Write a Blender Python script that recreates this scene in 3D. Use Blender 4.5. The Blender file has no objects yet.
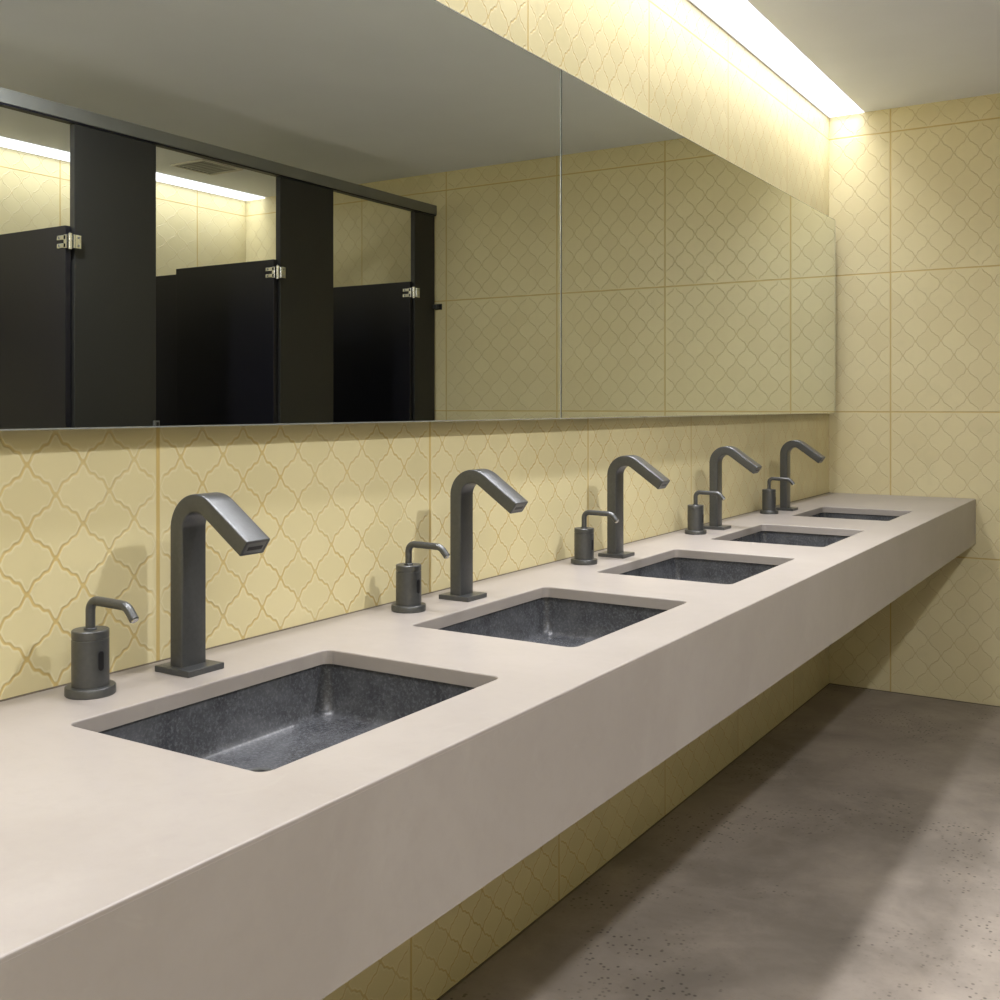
import bpy, bmesh, math, random
from mathutils import Vector, Matrix
random.seed(4)
S = bpy.context.scene
COL = S.collection
PI = math.pi

# ---------------------------------------------------------------- camera
cd = bpy.data.cameras.new('camera'); cam = bpy.data.objects.new('camera', cd); COL.objects.link(cam)
cam.location = (1.309, 0.0, 1.249)
cam.rotation_euler = (PI/2, 0, math.atan(673/1071))
cd.sensor_width = 36; cd.lens = 36*1.071; cd.shift_y = -0.094; cd.clip_start = 0.02
S.camera = cam

# ---------------------------------------------------------------- world and exposure
w = bpy.data.worlds.new('world'); S.world = w; w.use_nodes = True
w.node_tree.nodes['Background'].inputs[0].default_value = (0.5, 0.5, 0.5, 1)
w.node_tree.nodes['Background'].inputs[1].default_value = 0.0
S.view_settings.view_transform = 'Standard'; S.view_settings.look = 'None'
S.view_settings.gamma = 1; S.view_settings.use_curve_mapping = False
S.view_settings.exposure = 0.67
STRIP = 1.7          # linear light beside the tiled sink wall
STRIP2 = 2.0          # linear light at the back of the stalls
OPAL_FILL = 11.0            # added fill light behind the camera, lifts the ceiling
STRIP_W = (18, 13)    # watts of the lamps behind the two linear diffusers
LIGHT_COL = (0.975, 0.962, 1.0)
SPOTS = [(1.84, 0.45, 5), (1.84, 1.95, 24), (0.46, 0.2, 1.6), (0.46, 1.4, 2.0), (0.46, 2.75, 5.5)]   # x, y, watts

# ---------------------------------------------------------------- measures
W = 3.73; YE = 4.865; YS = -1.3; ZC = 2.547
CT = 0.86; CD = 0.608; CB = 0.672; MX = 0.045; SX = 2.26

# ---------------------------------------------------------------- material helpers
def newmat(name):
    m = bpy.data.materials.new(name); m.use_nodes = True
    nt = m.node_tree; b = nt.nodes['Principled BSDF']
    return m, nt, b
class G:
    def __init__(s, nt): s.nt = nt
    def n(s, t, **k):
        x = s.nt.nodes.new(t)
        for a, v in k.items(): setattr(x, a, v)
        return x
    def l(s, a, b): s.nt.links.new(a, b)
    def m(s, op, *a):
        x = s.n('ShaderNodeMath', operation=op)
        for i, v in enumerate(a):
            if isinstance(v, (int, float)): x.inputs[i].default_value = v
            else: s.l(v, x.inputs[i])
        return x.outputs[0]
    def mix(s, f, a, b, bt='MIX'):
        x = s.n('ShaderNodeMix', data_type='RGBA', blend_type=bt)
        for k, v in ((0, f), (6, a), (7, b)):
            if isinstance(v, (int, float)): x.inputs[k].default_value = v
            elif isinstance(v, tuple): x.inputs[k].default_value = v + (1,)
            else: s.l(v, x.inputs[k])
        return x.outputs[2]
    def noise(s, scale, detail=4, rough=0.55, co=None, dist=0):
        x = s.n('ShaderNodeTexNoise'); x.inputs['Scale'].default_value = scale
        x.inputs['Detail'].default_value = detail; x.inputs['Roughness'].default_value = rough
        x.inputs['Distortion'].default_value = dist
        if co is None: co = s.n('ShaderNodeTexCoord').outputs['Object']
        s.l(co, x.inputs['Vector']); return x.outputs[0]
    def ramp(s, v, lo, hi):
        x = s.n('ShaderNodeMapRange', interpolation_type='SMOOTHSTEP'); s.l(v, x.inputs[0])
        x.inputs[1].default_value = lo; x.inputs[2].default_value = hi
        x.inputs[3].default_value = 0; x.inputs[4].default_value = 1; return x.outputs[0]
    def bump(s, h, dist, strength, b, prev=None):
        x = s.n('ShaderNodeBump'); s.l(h, x.inputs['Height'])
        x.inputs['Distance'].default_value = dist; x.inputs['Strength'].default_value = strength
        if prev: s.l(prev, x.inputs['Normal'])
        if b: s.l(x.outputs[0], b.inputs['Normal'])
        return x.outputs[0]

def plain(name, col, rough=0.5, metal=0.0, bumpscale=None, bumpd=0.0005, var=0.0, varscale=20, spec=0.5):
    m, nt, b = newmat(name); g = G(nt)
    b.inputs['Base Color'].default_value = col + (1,); b.inputs['Roughness'].default_value = rough
    b.inputs['Metallic'].default_value = metal; b.inputs['Specular IOR Level'].default_value = spec
    if var:
        n = g.noise(varscale, 5)
        g.l(g.mix(g.ramp(n, .3, .7), tuple(c*(1-var) for c in col), tuple(min(1, c*(1+var)) for c in col)), b.inputs['Base Color'])
    if bumpscale: g.bump(g.noise(bumpscale, 3), bumpd, 0.6, b)
    return m

def tile_material(name, base, warm, line, joint, depth=0.0016, linew=0.030):
    m, nt, b = newmat(name); g = G(nt)
    uc = g.n('ShaderNodeUVMap', uv_map='cell').outputs[0]
    ut = g.n('ShaderNodeUVMap', uv_map='tile').outputs[0]
    sp = g.n('ShaderNodeSeparateXYZ'); g.l(uc, sp.inputs[0]); U, V = sp.outputs[0], sp.outputs[1]
    # hand-made wobble of the outline
    wob = g.n('ShaderNodeTexNoise'); wob.inputs['Scale'].default_value = 3.0; wob.inputs['Detail'].default_value = 2; g.l(uc, wob.inputs['Vector'])
    wo = g.m('MULTIPLY', g.m('SUBTRACT', wob.outputs[0], .5), .035)
    a = g.m('PINGPONG', g.m('ADD', U, 40), .5); bb = g.m('PINGPONG', g.m('ADD', V, 40), .5)
    f = g.m('ADD', g.m('ADD', a, g.m('MULTIPLY', g.m('SINE', g.m('MULTIPLY', a, 4*PI)), .036)),
            g.m('MULTIPLY', g.m('SINE', g.m('MULTIPLY', a, 12*PI)), -.016))
    fp = g.m('ADD', g.m('ADD', 1, g.m('MULTIPLY', g.m('COSINE', g.m('MULTIPLY', a, 4*PI)), .036*4*PI)),
             g.m('MULTIPLY', g.m('COSINE', g.m('MULTIPLY', a, 12*PI)), -.016*12*PI))
    dd = g.m('ADD', g.m('SUBTRACT', bb, f), wo)
    dist = g.m('DIVIDE', g.m('ABSOLUTE', dd), g.m('SQRT', g.m('ADD', 1, g.m('MULTIPLY', fp, fp))))
    # small bead where four lanterns meet
    n1 = g.m('SQRT', g.m('ADD', g.m('MULTIPLY', a, a), g.m('MULTIPLY', bb, bb)))
    a2, b2 = g.m('SUBTRACT', a, .5), g.m('SUBTRACT', bb, .5)
    n2 = g.m('SQRT', g.m('ADD', g.m('MULTIPLY', a2, a2), g.m('MULTIPLY', b2, b2)))
    nd = g.m('SUBTRACT', g.m('MINIMUM', n1, n2), .025)
    dist = g.m('MAXIMUM', g.m('MINIMUM', dist, nd), 0)
    groove = g.m('SUBTRACT', 1, g.ramp(dist, linew*.35, linew*1.1))
    lip = g.m('MULTIPLY', g.ramp(dist, linew*.9, linew*1.4), g.m('SUBTRACT', 1, g.ramp(dist, linew*1.4, linew*2.6)))
    # tile joints
    st = g.n('ShaderNodeSeparateXYZ'); g.l(ut, st.inputs[0])
    e = g.m('MINIMUM', g.m('PINGPONG', st.outputs[0], .5), g.m('PINGPONG', st.outputs[1], .5))
    jo = g.m('SUBTRACT', 1, g.ramp(e, .0035, .0062))
    # plain margin along each tile's edge, the relief fades there
    keep = g.ramp(e, .008, .022)
    groove = g.m('MULTIPLY', groove, keep)
    # lantern identity for a slight glaze variation
    sel = g.m('GREATER_THAN', dd, 0)
    i1 = g.n('ShaderNodeCombineXYZ'); g.l(g.m('ROUND', U), i1.inputs[0]); g.l(g.m('FLOOR', V), i1.inputs[1])
    i2 = g.n('ShaderNodeCombineXYZ'); g.l(g.m('ADD', g.m('FLOOR', U), .5), i2.inputs[0]); g.l(g.m('ROUND', V), i2.inputs[1])
    vm = g.n('ShaderNodeMix', data_type='VECTOR'); g.l(sel, vm.inputs[0]); g.l(i2.outputs[0], vm.inputs[4]); g.l(i1.outputs[0], vm.inputs[5])
    wn = g.n('ShaderNodeTexWhiteNoise', noise_dimensions='3D'); g.l(vm.outputs[1], wn.inputs['Vector'])
    big = g.noise(2.2, 3); fine = g.noise(38, 5, .6)
    c = g.mix(g.ramp(g.m('ADD', g.m('MULTIPLY', wn.outputs[0], .45), g.m('MULTIPLY', big, .6)), .15, .95), base, warm)
    c = g.mix(g.m('MULTIPLY', g.ramp(fine, .45, .75), .16), c, tuple(x*.86 for x in warm))
    blot = g.noise(7.5, 4, .6)
    c = g.mix(g.m('MULTIPLY', g.ramp(blot, .56, .74), .28), c, tuple(x*y for x, y in zip(base, (.86, .88, .86))))
    rich = g.ramp(g.noise(5.0, 2), .3, .68)
    c = g.mix(g.m('MULTIPLY', lip, .22), c, (.86, .80, .60))
    c = g.mix(g.m('MULTIPLY', groove, g.m('ADD', .38, g.m('MULTIPLY', rich, .4))), c, line)
    c = g.mix(g.m('MULTIPLY', jo, .85), c, joint)
    g.l(c, b.inputs['Base Color'])
    b.inputs['Roughness'].default_value = .38; b.inputs['Specular IOR Level'].default_value = .4
    h = g.m('SUBTRACT', g.m('ADD', g.m('SUBTRACT', 1, groove), g.m('MULTIPLY', lip, .25)), g.m('MULTIPLY', jo, 1.0))
    h = g.m('ADD', h, g.m('MULTIPLY', g.noise(14, 3), .5))
    g.bump(h, depth, .9, b)
    return m

M = {}
M['tile'] = tile_material('yellow_lantern_tile', (.615, .545, .305), (.685, .61, .355), (.53, .38, .12), (.53, .38, .12), .0006, .027)
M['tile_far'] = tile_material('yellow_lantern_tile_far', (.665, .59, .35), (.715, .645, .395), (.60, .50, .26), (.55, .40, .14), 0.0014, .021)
M['ceiling'] = plain('ceiling_paint', (.80, .83, .90), .85, var=.02, varscale=2)
M['gunmetal'] = plain('brushed_gunmetal', (.105, .109, .110), .34, .7, 900, .0003, .05, 160)
M['gun_body'] = plain('gunmetal_dispenser', (.10, .103, .102), .36, .65, 1100, .0002, .05, 160)
M['black'] = plain('black_gap', (.006, .006, .007), .4)
M['chrome'] = plain('chrome', (.55, .56, .57), .16, 1.0)
M['alu'] = plain('anodised_aluminium', (.19, .195, .188), .42, .6, var=.05, varscale=8)
M['pilaster'] = plain('dark_laminate', (.018, .018, .0175), .42, 0, 500, .0002, spec=.35)
M['door'] = plain('black_laminate', (.007, .007, .011), .36, 0, 500, .0002, spec=.28)
M['rubber'] = plain('dark_sealant', (.16, .13, .09), .6)
M['mirror_back'] = plain('mirror_backing', (.03, .035, .03), .5)
M['mirror_edge'] = plain('polished_mirror_edge', (.62, .66, .62), .2, .7)
M['mirror'] = plain('silvered_glass', (.79, .825, .785), 0.0, 1.0)
M['white_trim'] = plain('white_painted_trim', (.62, .60, .56), .5)
M['vent_dark'] = plain('vent_interior', (.05, .05, .05), .7)

def emit(name, col, s):
    m = bpy.data.materials.new(name); m.use_nodes = True; nt = m.node_tree; nt.nodes.clear()
    o = nt.nodes.new('ShaderNodeOutputMaterial'); e = nt.nodes.new('ShaderNodeEmission')
    e.inputs[0].default_value = col + (1,); e.inputs[1].default_value = s; nt.links.new(e.outputs[0], o.inputs[0]); return m
M['strip'] = emit('light_diffuser', LIGHT_COL, STRIP)
M['strip2'] = emit('light_diffuser_stalls', LIGHT_COL, STRIP2)
M['lamp'] = emit('downlight_lens', LIGHT_COL, 20)

# stone of the counter
m, nt, b = newmat('beige_engineered_stone'); g = G(nt); M['stone'] = m
n1 = g.noise(3.0, 5, .6, dist=.6); n2 = g.noise(45, 4, .6); n3 = g.noise(9, 6, .7, dist=1.5)
c = g.mix(g.ramp(n1, .3, .7), (.300, .270, .242), (.335, .305, .276))
c = g.mix(g.m('MULTIPLY', g.ramp(n2, .45, .7), .16), c, (.262, .234, .208))
c = g.mix(g.m('MULTIPLY', g.ramp(n3, .60, .66), .10), c, (.40, .37, .335))
g.l(c, b.inputs['Base Color']); b.inputs['Roughness'].default_value = .36; b.inputs['Specular IOR Level'].default_value = .45
g.bump(g.noise(160, 3), .00012, .5, b)

# basin stone
m, nt, b = newmat('dark_soapstone'); g = G(nt); M['basin'] = m
n1 = g.noise(9, 6, .65, dist=.8); n2 = g.noise(210, 5, .7, dist=.3); n3 = g.noise(4.2, 3, .6, dist=1.6)
c = g.mix(g.ramp(n1, .3, .72), (.036, .038, .042), (.085, .088, .094))
c = g.mix(g.m('MULTIPLY', g.ramp(n2, .45, .7), .45), c, (.17, .175, .185))
vein = g.m('SUBTRACT', 1, g.ramp(g.m('ABSOLUTE', g.m('SUBTRACT', n3, .52)), .0, .006))
c = g.mix(g.m('MULTIPLY', vein, .0), c, (.36, .35, .33))
g.l(c, b.inputs['Base Color']); b.inputs['Roughness'].default_value = .27
g.bump(n2, .0004, .6, b)

# floor
m, nt, b = newmat('polished_concrete'); g = G(nt); M['floor'] = m
co = g.n('ShaderNodeTexCoord').outputs['Object']
n1 = g.noise(1.5, 5, .6, co, .5); n2 = g.noise(6, 6, .65, co, .3); n3 = g.noise(60, 5, .7, co)
c = g.mix(g.ramp(n1, .32, .68), (.205, .18, .150), (.345, .302, .255))
c = g.mix(g.m('MULTIPLY', g.ramp(n2, .4, .75), .35), c, (.46, .395, .33))
c = g.mix(g.m('MULTIPLY', g.ramp(n3, .5, .75), .30), c, (.19, .17, .14))
vo = g.n('ShaderNodeTexVoronoi'); vo.inputs['Scale'].default_value = 75; g.l(co, vo.inputs['Vector'])
vs = g.n('ShaderNodeSeparateColor'); g.l(vo.outputs['Color'], vs.inputs[0])
patch = g.ramp(g.noise(2.6, 3, .5, co), .46, .6)
pits = g.m('MULTIPLY', g.m('MULTIPLY', g.m('SUBTRACT', 1, g.ramp(vo.outputs['Distance'], .16, .40)), g.m('GREATER_THAN', vs.outputs[0], .58)), patch)
c = g.mix(g.m('MULTIPLY', pits, .8), c, (.06, .05, .04))
g.l(c, b.inputs['Base Color']); b.inputs['Roughness'].default_value = .5; b.inputs['Specular IOR Level'].default_value = .35
g.bump(g.m('SUBTRACT', n3, pits), .0006, .4, b)

# ---------------------------------------------------------------- mesh helpers
def link(name, bm, mat, parent=None, smooth=False, bevel=0, seg=2):
    bmesh.ops.recalc_face_normals(bm, faces=bm.faces)
    me = bpy.data.meshes.new(name); bm.to_mesh(me); bm.free()
    me.materials.append(mat)
    if smooth:
        for p in me.polygons: p.use_smooth = True
        try: me.set_sharp_from_angle(angle=math.radians(38))
        except Exception: pass
    o = bpy.data.objects.new(name, me); COL.objects.link(o)
    if parent: o.parent = parent
    if bevel:
        md = o.modifiers.new('bevel', 'BEVEL'); md.width = bevel; md.segments = seg
        md.limit_method = 'ANGLE'; md.angle_limit = math.radians(40); md.harden_normals = False
    return o
def box(bm, x0, x1, y0, y1, z0, z1):
    v = [bm.verts.new(p) for p in ((x0,y0,z0),(x1,y0,z0),(x1,y1,z0),(x0,y1,z0),(x0,y0,z1),(x1,y0,z1),(x1,y1,z1),(x0,y1,z1))]
    for f in ((0,3,2,1),(4,5,6,7),(0,1,5,4),(1,2,6,5),(2,3,7,6),(3,0,4,7)): bm.faces.new([v[i] for i in f])
    return bm
def bx(*a): return box(bmesh.new(), *a)
def lathe(bm, prof, n=48, cx=0, cy=0):
    rings = [[bm.verts.new((cx+r*math.cos(2*PI*k/n), cy+r*math.sin(2*PI*k/n), z)) for k in range(n)] for r, z in prof]
    for a, b_ in zip(rings, rings[1:]):
        for k in range(n): bm.faces.new((a[k], a[(k+1)%n], b_[(k+1)%n], b_[k]))
    bm.faces.new(rings[0][::-1]); bm.faces.new(rings[-1]); return bm
def cyl(bm, p, ax, r, h, n=24):
    ax = Vector(ax).normalized(); q = ax.to_track_quat('Z', 'Y').to_matrix().to_4x4()
    bmesh.ops.create_cone(bm, cap_ends=True, segments=n, radius1=r, radius2=r, depth=h, matrix=Matrix.Translation(p) @ q); return bm
def tube(bm, pts, r, n=20):
    """round tube swept in the XZ plane"""
    rings = []
    for i, p in enumerate(pts):
        a = pts[max(0, i-1)]; c_ = pts[min(len(pts)-1, i+1)]
        t = Vector((c_[0]-a[0], 0, c_[1]-a[1])).normalized(); nn = Vector((-t.z, 0, t.x)); bb = Vector((0, 1, 0))
        rings.append([bm.verts.new(Vector((p[0], 0, p[1])) + nn*(r*math.cos(2*PI*k/n)) + bb*(r*math.sin(2*PI*k/n))) for k in range(n)])
    for a, b_ in zip(rings, rings[1:]):
        for k in range(n): bm.faces.new((a[k], a[(k+1)%n], b_[(k+1)%n], b_[k]))
    bm.faces.new(rings[0][::-1]); bm.faces.new(rings[-1]); return bm
def rr(cx, cy, hx, hy, r, n=6):
    out = []
    for sx, sy, a0 in ((1,1,0),(-1,1,90),(-1,-1,180),(1,-1,270)):
        for k in range(n+1):
            a = math.radians(a0 + 90*k/n); out.append((cx+sx*(hx-r)+r*math.cos(a), cy+sy*(hy-r)+r*math.sin(a)))
    return out
def thing(name, loc, label, cat, group=None):
    o = bpy.data.objects.new(name, None); COL.objects.link(o); o.location = loc; o.empty_display_size = .05
    return tag(o, label, cat, group)
def tag(o, label, cat, group=None):
    o['label'] = label; o['category'] = cat
    if group: o['group'] = group
    return o
def struct(o, label=None):
    o['kind'] = 'structure'
    if label: o['label'] = label
    return o
def copy_tree(o, parent=None):
    c_ = o.copy(); COL.objects.link(c_); c_.parent = parent
    for ch in list(o.children): copy_tree(ch, c_)
    return c_

# ---------------------------------------------------------------- tiled walls
ZJ = [0.0, .61, 1.223, 1.832, 2.445, 3.055]
def tiled_wall(name, lo, hi, rows, pt, mat, nc=8, nr=7, ncs=None, ph=0.0, pv=0.0):
    """rows: per row the joint positions along the wall; pt(s, z) gives the 3D point"""
    bm = bmesh.new(); uc = bm.loops.layers.uv.new('cell'); ut = bm.loops.layers.uv.new('tile')
    for j in range(len(ZJ)-1):
        z0, z1 = ZJ[j], min(ZJ[j+1], ZC)
        js = rows[j] if j < len(rows) else rows[-1]
        cn = ncs[j][0] if ncs else nc; rn = ncs[j][1] if ncs else nr
        for i in range(len(js)-1):
            a, b_ = js[i], js[i+1]; s0, s1 = max(a, lo), min(b_, hi)
            if s1 - s0 < 1e-4: continue
            q = [(s0, z0), (s1, z0), (s1, z1), (s0, z1)]
            f = bm.faces.new([bm.verts.new(pt(*p)) for p in q])
            for lp, p in zip(f.loops, q):
                u = (p[0]-a)/(b_-a); v = (p[1]-z0)/(ZJ[j+1]-z0)
                lp[ut].uv = (u*.999999, v); lp[uc].uv = ((i*cn*2) + u*cn + ph, j*rn + v*rn + pv)
    bmesh.ops.remove_doubles(bm, verts=bm.verts, dist=1e-5)
    me = bpy.data.meshes.new(name); bm.to_mesh(me); bm.free(); me.materials.append(mat)
    o = bpy.data.objects.new(name, me); COL.objects.link(o)
    return struct(o)
lowest = [-1.75,-1.05,-.35,.35,1.05,1.744,2.362,3.027,3.673,4.33,5.0]
band = [-1.75,-1.03,-.31,.399,1.104,1.809,2.520,3.235,3.959,4.67,5.38]
upper = [-1.35,-.65,.09,.80,1.504,2.209,2.909,3.572,4.244,4.92]
tiled_wall('wall_left', YS, YE, [lowest, band, upper, upper, upper], lambda s, z: (0, s, z), M['tile'], ncs=[(7,7),(8,7),(8,6),(8,6),(8,6)], pv=.11)
fx = [-.345,.265,.885,1.489,2.19,2.79,3.40,3.98]
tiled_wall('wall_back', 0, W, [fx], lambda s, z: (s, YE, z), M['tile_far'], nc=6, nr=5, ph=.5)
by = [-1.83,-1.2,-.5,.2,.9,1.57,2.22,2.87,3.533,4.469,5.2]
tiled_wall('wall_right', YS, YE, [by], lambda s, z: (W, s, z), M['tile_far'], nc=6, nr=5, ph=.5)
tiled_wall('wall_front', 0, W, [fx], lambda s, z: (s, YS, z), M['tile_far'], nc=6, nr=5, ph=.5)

struct(link('floor', bx(0, W, YS, YE, -.06, 0), M['floor']))
S1 = .154; S2 = .165
struct(link('ceiling', bx(S1, W-S2, YS, YE, ZC, ZC+.08), M['ceiling']))
struct(link('trim_1', bx(0, .003, YS, YE, 0, .003), M['rubber']))
struct(link('trim_2', bx(0.004, W, YE-.003, YE, 0, .003), M['rubber']))

# ---------------------------------------------------------------- linear ceiling lights
def strip_light(x0, x1, wallside, mat, label, drop, watts):
    t = thing('linear_ceiling_light', ((x0+x1)/2, (YS+YE)/2, ZC), label, 'ceiling light')
    L = (YE-YS)/2; h = (x1-x0)/2
    def P(name, b6, m_, **k): return link(name, bx(*b6), m_, t, **k)
    P('diffuser', (-h+(.0045 if wallside < 0 else .0), h-(.005 if wallside > 0 else .0), -L+.002, L-.002, -drop, .012), mat)
    P('housing', (-h, h, -L, L, .0125, .07), M['white_trim'])
    e = -1 if wallside < 0 else 1
    xs = sorted((e*h, e*(h-(.004))))
    P('edge_trim', (xs[0], xs[1], -L, L, -.006, .012), M['white_trim'])
    ld = bpy.data.lights.new('strip_lamp', 'AREA'); ld.shape = 'RECTANGLE'; ld.size = 2*h-.02; ld.size_y = 2*L-.02
    ld.energy = watts; ld.color = LIGHT_COL; ld.spread = math.radians(105)
    lo = bpy.data.objects.new('lamp', ld); COL.objects.link(lo); lo.parent = t; lo.location = (0, 0, -drop-.002)
    return t
strip_light(0, S1, -1, M['strip'], 'long white linear light recessed along the ceiling edge above the sink wall', .001, STRIP_W[0])
strip_light(W-S2, W, 1, M['strip2'], 'linear ceiling light behind the toilet stalls, seen in the mirror over the black doors', .006, STRIP_W[1])

M['opal'] = emit('opal_fill_diffuser', LIGHT_COL, OPAL_FILL)
t = thing('added_fill_light', (2.0, -.45, ZC), 'added opal fill box behind the camera, out of view, brightening the ceiling', 'ceiling light')  # unseen fill added to brighten ceiling and far wall, no known fixture
link('base_tray', bx(-.16, .16, -.62, .62, -.012, -.0005), M['white_trim'], t, bevel=.002)
link('opal_fill_cover', bx(-.15, .15, -.61, .61, -.095, -.0125), M['opal'], t, bevel=.008)

# recessed downlights nearer the camera than the picture shows
DOWN = ['over the aisle nearest the camera', 'over the aisle past the camera', 'above the near end of the counter', 'above the first two sinks', 'above the third sink']
for i, (x, y, pw) in enumerate(SPOTS):
    t = thing('recessed_downlight', (x, y, ZC), 'round recessed downlight in the ceiling ' + DOWN[i], 'ceiling light', 'recessed ceiling downlights')
    bm = bmesh.new(); n = 40
    rings = [[bm.verts.new((r*math.cos(2*PI*k/n), r*math.sin(2*PI*k/n), z)) for k in range(n)] for r, z in ((.050,-.001),(.052,-.004),(.066,-.004),(.068,-.0005))]
    for a, b_ in zip(rings, rings[1:]):
        for k in range(n): bm.faces.new((a[k], a[(k+1)%n], b_[(k+1)%n], b_[k]))
    link('trim_ring', bm, M['white_trim'], t, True)
    link('lens', cyl(bmesh.new(), (0,0,-.0008), (0,0,1), .050, .001, 40), M['lamp'], t)
    ld = bpy.data.lights.new('downlight_lamp', 'AREA'); ld.shape = 'DISK'; ld.size = .11; ld.energy = pw; ld.spread = math.radians(180 if x > 1 else 95); ld.color = LIGHT_COL
    lo = bpy.data.objects.new('lamp', ld); COL.objects.link(lo); lo.parent = t; lo.location = (0, 0, -.006)

# ---------------------------------------------------------------- vanity counter
SINKS = [(.827,1.303), (1.523,2.006), (2.242,2.722), (2.972,3.450), (3.765,4.170)]
HX0, HX1 = .163, .493
ctr = thing('vanity_counter', (CD/2, (YS+YE)/2, CT), 'long beige stone vanity counter with a deep front apron, five sinks set in it', 'counter')
off = Vector(ctr.location)
def cpart(name, bm, mat, **k):
    bmesh.ops.translate(bm, verts=bm.verts, vec=-off); return link(name, bm, mat, ctr, **k)
Y0c = YS+.002; Y1c = YE-.0015
bm = bmesh.new()
def loop(pts, z):
    vs = [bm.verts.new((x, y, z)) for x, y in pts]
    return vs, [bm.edges.new((vs[i], vs[(i+1) % len(vs)])) for i in range(len(vs))]
def skin(a, b_):
    for k in range(len(a)): bm.faces.new((a[k], a[(k+1) % len(a)], b_[(k+1) % len(a)], b_[k]))
BV = .0024; steps = [(1-math.sin(math.radians(q)), 1-math.cos(math.radians(q))) for q in (0, 30, 60, 90)]
tops, bottoms = [], []
for k in range(-1, len(SINKS)):
    prev = None
    for i_, (ins, dep) in enumerate(steps + [(0, .022/BV)]):
        b1, dz = BV*ins, BV*dep
        if k < 0: pts = [(.0015,Y0c),(CD-b1,Y0c),(CD-b1,Y1c),(.0015,Y1c)]
        else:
            a, b_ = SINKS[k]; b1 *= .7; pts = rr((HX0+HX1)/2, (a+b_)/2, (HX1-HX0)/2+b1, (b_-a)/2+b1, .015+b1)
        vs, es = loop(pts, CT-dz)
        if prev: skin(prev, vs)
        else: tops += es
        prev = vs
    bottoms += es
bmesh.ops.triangle_fill(bm, use_beauty=True, edges=tops)
bmesh.ops.triangle_fill(bm, use_beauty=True, edges=bottoms)
cpart('countertop', bm, M['stone'])
cpart('front_apron', bx(CD-.022, CD+.0003, Y0c, Y1c, CB, CT-.005), M['stone'])
cpart('underside_panel', bx(.0015, CD-.0225, Y0c, Y1c, CB+.004, CB+.020), M['stone'])
cpart('wall_sealant', bx(.0003, .0035, Y0c, Y1c, CT-.001, CT+.0015), M['rubber'])

# ---------------------------------------------------------------- sinks
def make_sink(a, b_, label):
    cy = (a+b_)/2; cx = (HX0+HX1)/2; hx = (HX1-HX0)/2; hy = (b_-a)/2
    t = thing('sink_basin', (cx, cy, CT-.1225), label, 'sink', 'dark stone basins under the counter')
    zt = CT-.0225-(CT-.1225)          # rim height in local space
    bm = bmesh.new()
    #           grow   r     z
    prof = [(.022, .03, zt), (.004, .014, zt), (.004, .015, zt-.004), (.000, .016, zt-.045), (-.0035, .018, zt-.070), (-.006, .020, zt-.0755), (-.010, .022, zt-.0785), (-.018, .022, zt-.080)]
    rings = [[bm.verts.new((x, y, z)) for x, y in rr(0, 0, hx+gx, hy+gx, r)] for gx, r, z in prof]
    n = len(rings[0])
    # floor falls gently to the round waste opening
    dx, dy = -.062, -.022; R = .024
    last = rings[-1]
    ring = []
    for v in last:
        an = math.atan2(v.co.y-dy, v.co.x-dx); ring.append(bm.verts.new((dx+R*math.cos(an), dy+R*math.sin(an), zt-.0875)))
    rings.append(ring)
    ring2 = [bm.verts.new((v.co.x, v.co.y, zt-.106)) for v in ring]; rings.append(ring2)
    outer = [[bm.verts.new((x, y, z)) for x, y in rr(0, 0, hx+gx, hy+gx, .03)] for gx, z in ((.022, zt), (.022, zt-.07), (.0, zt-.118))]
    allr = rings
    for p, q in zip(allr, allr[1:]):
        for k in range(n): bm.faces.new((p[k], p[(k+1)%n], q[(k+1)%n], q[k]))
    for k in range(n): pass
    for p, q in zip(outer, outer[1:]):
        for k in range(n): bm.faces.new((p[k], p[(k+1)%n], q[(k+1)%n], q[k]))
    # join the outer shell bottom to the waste opening
    for k in range(n): bm.faces.new((outer[-1][k], outer[-1][(k+1)%n], ring2[(k+1)%n], ring2[k]))
    bmesh.ops.remove_doubles(bm, verts=rings[0]+outer[0], dist=1e-5)
    link('basin', bm, M['basin'], t, True)
    d = link('drain', lathe(bmesh.new(), [(.006,zt-.102),(.021,zt-.102),(.0225,zt-.092),(.0232,zt-.0875),(.030,zt-.0865),(.0305,zt-.0845),(.027,zt-.083),(.022,zt-.0845),(.020,zt-.092),(.005,zt-.092)], 40, dx, dy), M['gunmetal'], t, True)
    link('stopper', lathe(bmesh.new(), [(.002,zt-.0915),(.015,zt-.0915),(.0175,zt-.0885),(.016,zt-.0855),(.002,zt-.084)], 32, dx, dy), M['gun_body'], d, True)
    return t
pos = ['nearest of the five sinks', 'second sink from the near end', 'middle one of the five sinks', 'fourth sink from the near end', 'small one furthest back']
for (a, b_), p in zip(SINKS, pos):
    make_sink(a, b_, 'dark grey stone undermount basin, ' + {
        0: 'nearest and largest in the photo, its drain just showing',
        1: 'second from the near end, in front of the second faucet',
        2: 'middle one of the five along the counter',
        3: 'fourth from the near end, before the last one',
        4: 'furthest back, beside the far tiled wall'}[pos.index(p)])

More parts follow.
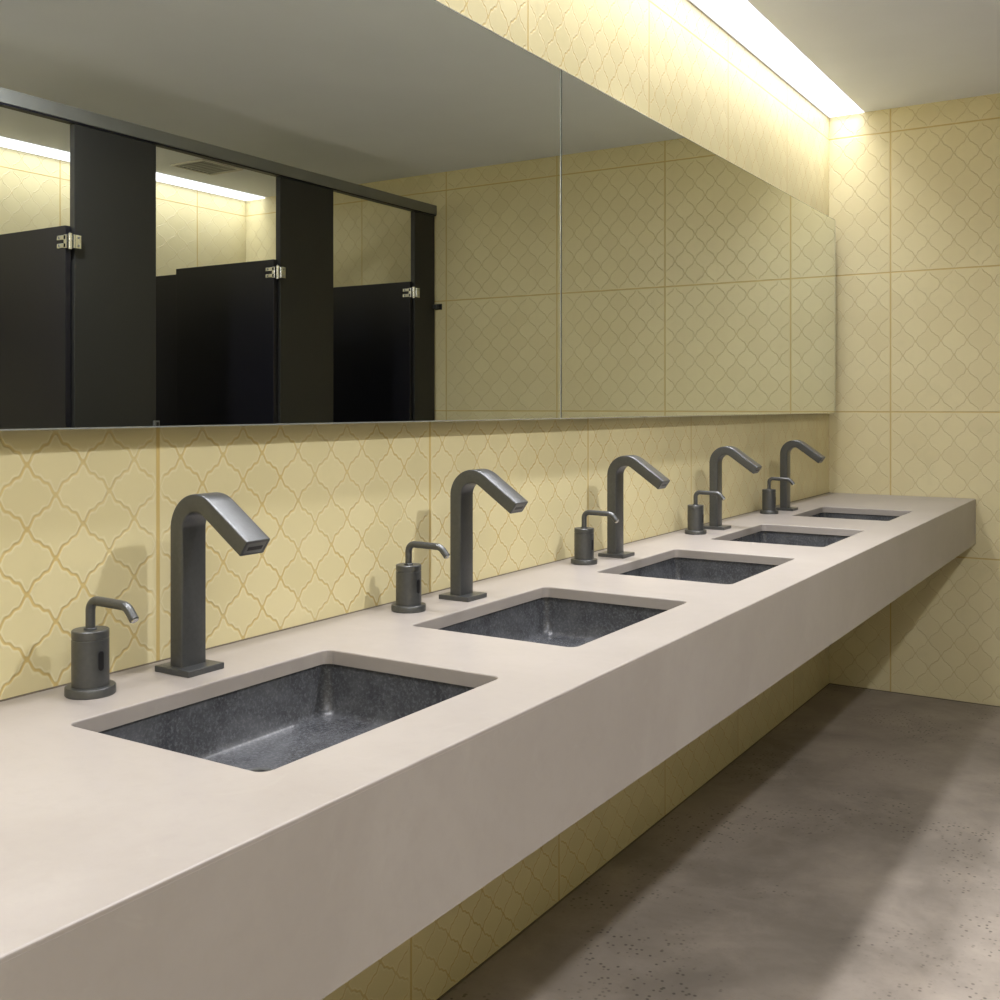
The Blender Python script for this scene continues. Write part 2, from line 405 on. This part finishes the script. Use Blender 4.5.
# ---------------------------------------------------------------- faucets (local origin at base, wall on -X)
def faucet_proto():
    t = thing('faucet', (0,0,0), 'x', 'faucet')
    link('base_plate', bx(-.036, .036, -.0345, .0345, 0, .009), M['gunmetal'], t, bevel=.0012)
    cx, cz, R = .0365, .2095, .0395      # arc centre, centreline radius
    path = [(-.003, .0085)]
    path += [(-.003, .0085 + (cz-.0085)*k/4) for k in range(1, 4)]
    N = 20; end = 90-35
    for k in range(N+1):
        a = math.radians(180 - (180-end)*k/N); path.append((cx+R*math.cos(a), cz+R*math.sin(a)))
    d = (math.cos(math.radians(-35)), math.sin(math.radians(-35)))
    p0 = path[-1]; path.append((p0[0]+d[0]*.045, p0[1]+d[1]*.045)); path.append((p0[0]+d[0]*.090, p0[1]+d[1]*.090))
    bm = bmesh.new(); rings = []
    th = .0132; wd = .0232
    def sect(p, tv, th_, wd_):
        nn = Vector((-tv.z, 0, tv.x)); c0 = Vector((p[0], 0, p[1])); o_ = []
        for s, q in rr(0, 0, th_, wd_, .0028, 3): o_.append(bm.verts.new(c0 + nn*s + Vector((0, q, 0))))
        return o_
    for i, p in enumerate(path):
        a = path[max(0, i-1)]; c_ = path[min(len(path)-1, i+1)]
        tv = Vector((c_[0]-a[0], 0, c_[1]-a[1])).normalized(); rings.append(sect(p, tv, th, wd))
    tv = Vector((d[0], 0, d[1])); e = path[-1]
    rings.append(sect((e[0]+d[0]*.001, e[1]+d[1]*.001), tv, th-.0008, wd-.0008))
    # recessed mouth
    def sect2(p, th_, wd_):
        nn = Vector((-tv.z, 0, tv.x)); c0 = Vector((p[0], 0, p[1]))
        return [bm.verts.new(c0 + nn*s + Vector((0, q, 0))) for s, q in rr(0, 0, th_, wd_, min(.0028, th_*.8), 3)]
    rings.append(sect2((e[0]+d[0]*.001, e[1]+d[1]*.001), .0092, .0190))
    rings.append(sect2((e[0]+d[0]*.0002, e[1]+d[1]*.0002), .0089, .0187))
    n = len(rings[0])
    for a, b_ in zip(rings, rings[1:]):
        for k in range(n): bm.faces.new((a[k], a[(k+1)%n], b_[(k+1)%n], b_[k]))
    bm.faces.new(rings[0][::-1]); bm.faces.new(rings[-1])
    sp = link('spout', bm, M['gunmetal'], t, True)
    # aerator with a dark slot
    q = Matrix.Rotation(math.radians(35), 4, 'Y')
    def face_box(name, dx0, dx1, hs, hw, mat, par, dz=0):
        bm = bx(dx0, dx1, -hw, hw, dz-hs, dz+hs); bmesh.ops.transform(bm, verts=bm.verts, matrix=Matrix.Translation((e[0], 0, e[1])) @ q)
        return link(name, bm, mat, par, bevel=.0005)
    ae = face_box('aerator', -.0002, .0006, .0088, .0188, M['alu'], t)
    face_box('outlet_slot', .0006, .0010, .0032, .0140, M['black'], ae, -.001)
    return t
FAUC = [(.082,1.093), (.091,1.797), (.087,2.512), (.083,3.243), (.083,3.962)]
FL = ['nearest the camera, beside the first sink', 'second from the near end, by the second sink', 'middle one of the five, behind the third sink',
      'fourth from the near end, behind the fourth sink', 'furthest back, near the far tiled wall']
fp = faucet_proto()
for i, (x, y) in enumerate(FAUC):
    o = fp if i == 0 else copy_tree(fp)
    o.location = (x, y, CT); o['label'] = 'gunmetal bent-arm sensor faucet, ' + FL[i]; o['category'] = 'faucet'; o['group'] = 'gunmetal faucets along the counter'

# ---------------------------------------------------------------- soap dispensers
def dispenser_proto():
    t = thing('soap_dispenser', (0,0,0), 'x', 'soap dispenser')
    link('base_flange', lathe(bmesh.new(), [(.002,0),(.0322,0),(.0330,.001),(.0330,.0105),(.0320,.0120),(.002,.0120)], 64), M['gun_body'], t, True)
    bd = link('body', lathe(bmesh.new(), [(.002,.011),(.0243,.011),(.0243,.0745),(.0235,.0751),(.0235,.0762),(.0243,.0768),(.0243,.0862),(.0233,.0872),(.002,.0872)], 64), M['gun_body'], t, True)
    # sensor window: a capsule on the side facing the basin, curved with the body
    def capsule(name, hw, hh, r, mat, par):
        bm = bmesh.new(); pts = []
        for k in range(13): a = math.radians(180*k/12); pts.append((hw*math.cos(a), hh-hw+hw*math.sin(a)))
        for k in range(13): a = math.radians(180+180*k/12); pts.append((hw*math.cos(a), -(hh-hw)+hw*math.sin(a)))
        z0 = .0475; th0 = math.radians(-4)
        def ring(R): return [bm.verts.new((R*math.cos(th0+u/R), R*math.sin(th0+u/R), z0+v)) for u, v in pts]
        A, B = ring(r-.004), ring(r); n = len(pts)
        for k in range(n): bm.faces.new((A[k], A[(k+1)%n], B[(k+1)%n], B[k]))
        bm.faces.new(A[::-1]); bm.faces.new(B)
        return link(name, bm, mat, par)
    fr = capsule('sensor_frame', .0052, .0145, .0247, M['gunmetal'], bd)
    capsule('sensor_window', .0040, .0130, .0251, M['black'], t)
    pts = [(0, .0865), (0, .1125)]
    for k in range(1, 11): a = math.radians(180-90*k/10); pts.append((.014+.014*math.cos(a), .1125+.014*math.sin(a)))
    pts.append((.040, .1262)); p0 = (.066, .1257)
    pts.append(p0); px, pz, an = p0[0], p0[1], 0.0
    for k in range(8):
        an -= 48/8; px += .0022*math.cos(math.radians(an)); pz += .0022*math.sin(math.radians(an)); pts.append((px, pz))
    pts.append((px+.012*math.cos(math.radians(an)), pz+.012*math.sin(math.radians(an))))
    link('spout', tube(bmesh.new(), pts, .0064), M['gun_body'], t, True)
    e = pts[-1]; d = Vector((math.cos(math.radians(an)), 0, math.sin(math.radians(an))))
    link('nozzle', cyl(bmesh.new(), Vector((e[0], 0, e[1])) + d*.0008, d, .0050, .0022), M['chrome'], t, True)
    link('collar', lathe(bmesh.new(), [(.002,.0868),(.0088,.0868),(.0088,.0890),(.0080,.0897),(.002,.0897)], 32), M['gun_body'], t, True)
    return t
DISP = [(.069,.932), (.076,1.635), (.076,2.353), (.077,3.081), (.070,3.803)]
DL = ['nearest, left of the first faucet', 'between the first and second faucets', 'between the second and third faucets',
      'between the third and fourth faucets', 'smallest, beside the last faucet']
dp = dispenser_proto()
for i, (x, y) in enumerate(DISP):
    o = dp if i == 0 else copy_tree(dp)
    o.location = (x, y, CT); o['label'] = 'round gunmetal soap dispenser with thin bent spout, ' + DL[i]; o['category'] = 'soap dispenser'; o['group'] = 'gunmetal soap dispensers along the counter'

# ---------------------------------------------------------------- mirrors
def mirror(y0, y1, label):
    zc = (1.2175+2.071)/2; h = (2.071-1.2175)/2
    t = thing('wall_mirror', (0, (y0+y1)/2, zc), label, 'mirror', 'frameless mirrors on the sink wall'); L = (y1-y0)/2
    link('backing_box', bx(.001, MX-.0052, -L, L, -h+.004, h-.004), M['mirror_back'], t)
    link('mirror_glass', bx(MX-.005, MX, -L+.0042, L-.0022, -h+.0022, h-.0022), M['mirror'], t)
    bm = bmesh.new(); a, c_ = MX-.005, MX+.0004
    box(bm, a, c_, -L, L, -h, -h+.002); box(bm, a, c_, -L, L, h-.002, h); box(bm, a, c_, L-.002, L, -h+.002, h-.002)
    link('polished_edge', bm, M['mirror_edge'], t)
    link('shadow_edge', bx(a, c_, -L, -L+.004, -h+.002, h-.002), M['mirror_back'], t)
SE = 2.290
mirror(-.4, SE-.0004, 'wide frameless wall mirror on the left, reflecting the black stall doors')
mirror(SE+.0004, 4.795, 'frameless wall mirror on the right, nearer the far wall, reflecting only tiles and ceiling')

# ---------------------------------------------------------------- toilet stalls (seen in the mirror)
PIL = [(1.45,1.84), (2.545,2.925), (3.635,4.005), (4.668,4.852)]
PLAB = ['behind the camera side of the stall row', 'between the first and second open doors', 'between the second and third open doors', 'narrow last one, beside the far tiled wall']
for (a, b_), lab in list(zip(PIL, PLAB)):
    t = thing('stall_pilaster', (SX+.014, (a+b_)/2, 0), 'dark upright stall panel under the headrail, ' + lab, 'stall panel', 'upright panels of the toilet stalls')
    h = (b_-a)/2
    link('panel', bx(-.014, .014, -h, h, .01, 2.305), M['pilaster'], t, bevel=.0015)
    link('floor_shoe', bx(-.017, .017, -h-.003, h+.003, 0, .075), M['chrome'], t, bevel=.001)
t = thing('stall_headrail', (SX, (YS+YE)/2, 2.3165), 'grey aluminium headrail running along the top of the toilet stalls', 'rail')
L = (YE-YS)/2
link('rail', bx(-.008, .034, -L+.002, L-.002, -.004, .048), M['alu'], t, bevel=.002)
link('bottom_channel', bx(-.004, .030, -L+.002, L-.004, -.010, -.0042), M['door'], t)

def hinge(par, y, z):
    """pivot hinge joining door (running +X) to the pilaster's edge; local to door, origin at pilaster corner"""
    o = bpy.data.objects.new('hinge', None); COL.objects.link(o); o.parent = par; o.location = (0, y, z)
    bm = bmesh.new(); box(bm, -.020, -.016, .008, .034, -.026, .026)          # plate on the pilaster face
    box(bm, -.020, .006, .0025, .0075, -.026, .026)
    link('pilaster_plate', bm, M['chrome'], o, bevel=.003)
    link('barrel', cyl(bmesh.new(), (-.006, -.004, 0), (0,0,1), .007, .060), M['chrome'], o, True)
    bm = bmesh.new(); box(bm, .006, .060, -.0155, -.0120, .006, .024); box(bm, .006, .060, -.0155, -.0120, -.024, -.006)
    box(bm, .004, .020, -.0155, .0, -.026, .026)
    link('door_strap', bm, M['chrome'], o, bevel=.003)
    bm = bmesh.new()
    for z_ in (-.015, .015):
        cyl(bm, (-.0208, .022, z_), (1,0,0), .0045, .002, 12); cyl(bm, (.046, -.0160, z_), (0,1,0), .0050, .002, 12)
    link('screws', bm, M['alu'], o)
    return o
DOOR = [(2.515, 'left edge of the mirror'), (3.605, 'middle of the mirror'), (4.642, 'last stall')]
DLAB = ['leftmost in the mirror, cut by the photo edge', 'middle one in the mirror, between the two wide upright panels', 'last in the row, next to the narrow end panel']
for (y, _), lab in zip(DOOR, DLAB):
    t = thing('stall_door', (SX, y, .30), 'black toilet stall door swung open, ' + lab, 'door', 'open black stall doors')
    link('door_panel', bx(.012, .665, 0, .024, 0, 1.622), M['door'], t, bevel=.0015)
    hinge(t, .012, 1.562); hinge(t, .012, .12)
    k = link('latch', bx(.600, .640, -.014, 0, .70, .76), M['chrome'], t, bevel=.003)
    link('latch_knob', cyl(bmesh.new(), (.620, -.020, .73), (0,1,0), .010, .014), M['chrome'], k, True)
for y, lab in ((2.665, 'between the first and second stalls, behind the left wide upright'), (3.745, 'between the second and third stalls, just past the middle open door')):
    t = thing('stall_partition', ((SX+W)/2, y, .30), 'black dividing partition ' + lab, 'stall panel', 'dividing partitions of the toilet stalls')
    l_ = (W-SX)/2
    link('partition_panel', bx(-l_+.030, l_-.006, -.012, .012, 0, 1.618), M['door'], t, bevel=.0015)
    bm = bmesh.new()
    for z_ in (.2, 1.4): box(bm, l_-.045, l_-.002, .0125, .016, z_, z_+.05); box(bm, l_-.0055, l_-.002, .016, .045, z_, z_+.05)
    link('wall_bracket', bm, M['chrome'], t)
t = thing('wall_bracket', (SX-.020, YE-.003, 1.80), 'small black bracket holding the end panel to the far wall', 'bracket')
link('wall_plate', bx(-.022, .022, -.003, .003, -.016, .016), M['black'], t, bevel=.001)
link('arm', bx(-.006, .030, -.030, -.003, -.012, .012), M['gunmetal'], t, bevel=.002)
t = thing('door_keeper', (SX-.002, 2.910, 1.178), 'small metal door keeper on the edge of the left wide upright panel', 'door hardware')
link('keeper', bx(-.012, -.0, -.004, .022, -.02, .012), M['alu'], t, bevel=.002)
link('bumper', bx(-.016, -.0122, .004, .014, -.012, .006), M['black'], t)

# ---------------------------------------------------------------- ceiling vent above the stalls
t = thing('ceiling_vent', (3.215, 4.07, ZC), 'square louvred vent in the ceiling above the middle stall, seen in the mirror', 'vent')
bm = bmesh.new(); hx, hy = .125, .145
for a in ((-hx,hx,-hy,-hy+.014),(-hx,hx,hy-.014,hy),(-hx,-hx+.014,-hy+.014,hy-.014),(hx-.014,hx,-hy+.014,hy-.014)): box(bm, a[0],a[1],a[2],a[3],-.008,-.0005)
link('frame', bm, M['white_trim'], t)
link('duct', bx(-hx+.014, hx-.014, -hy+.014, hy-.014, -.0015, -.0005), M['vent_dark'], t)
for k in range(9):
    y = -hy+.03+k*(2*hy-.06)/8; bm = bx(-hx+.0145, hx-.0145, y-.006, y+.006, -.006, -.004)
    link('louvre', bm, M['alu'], t)
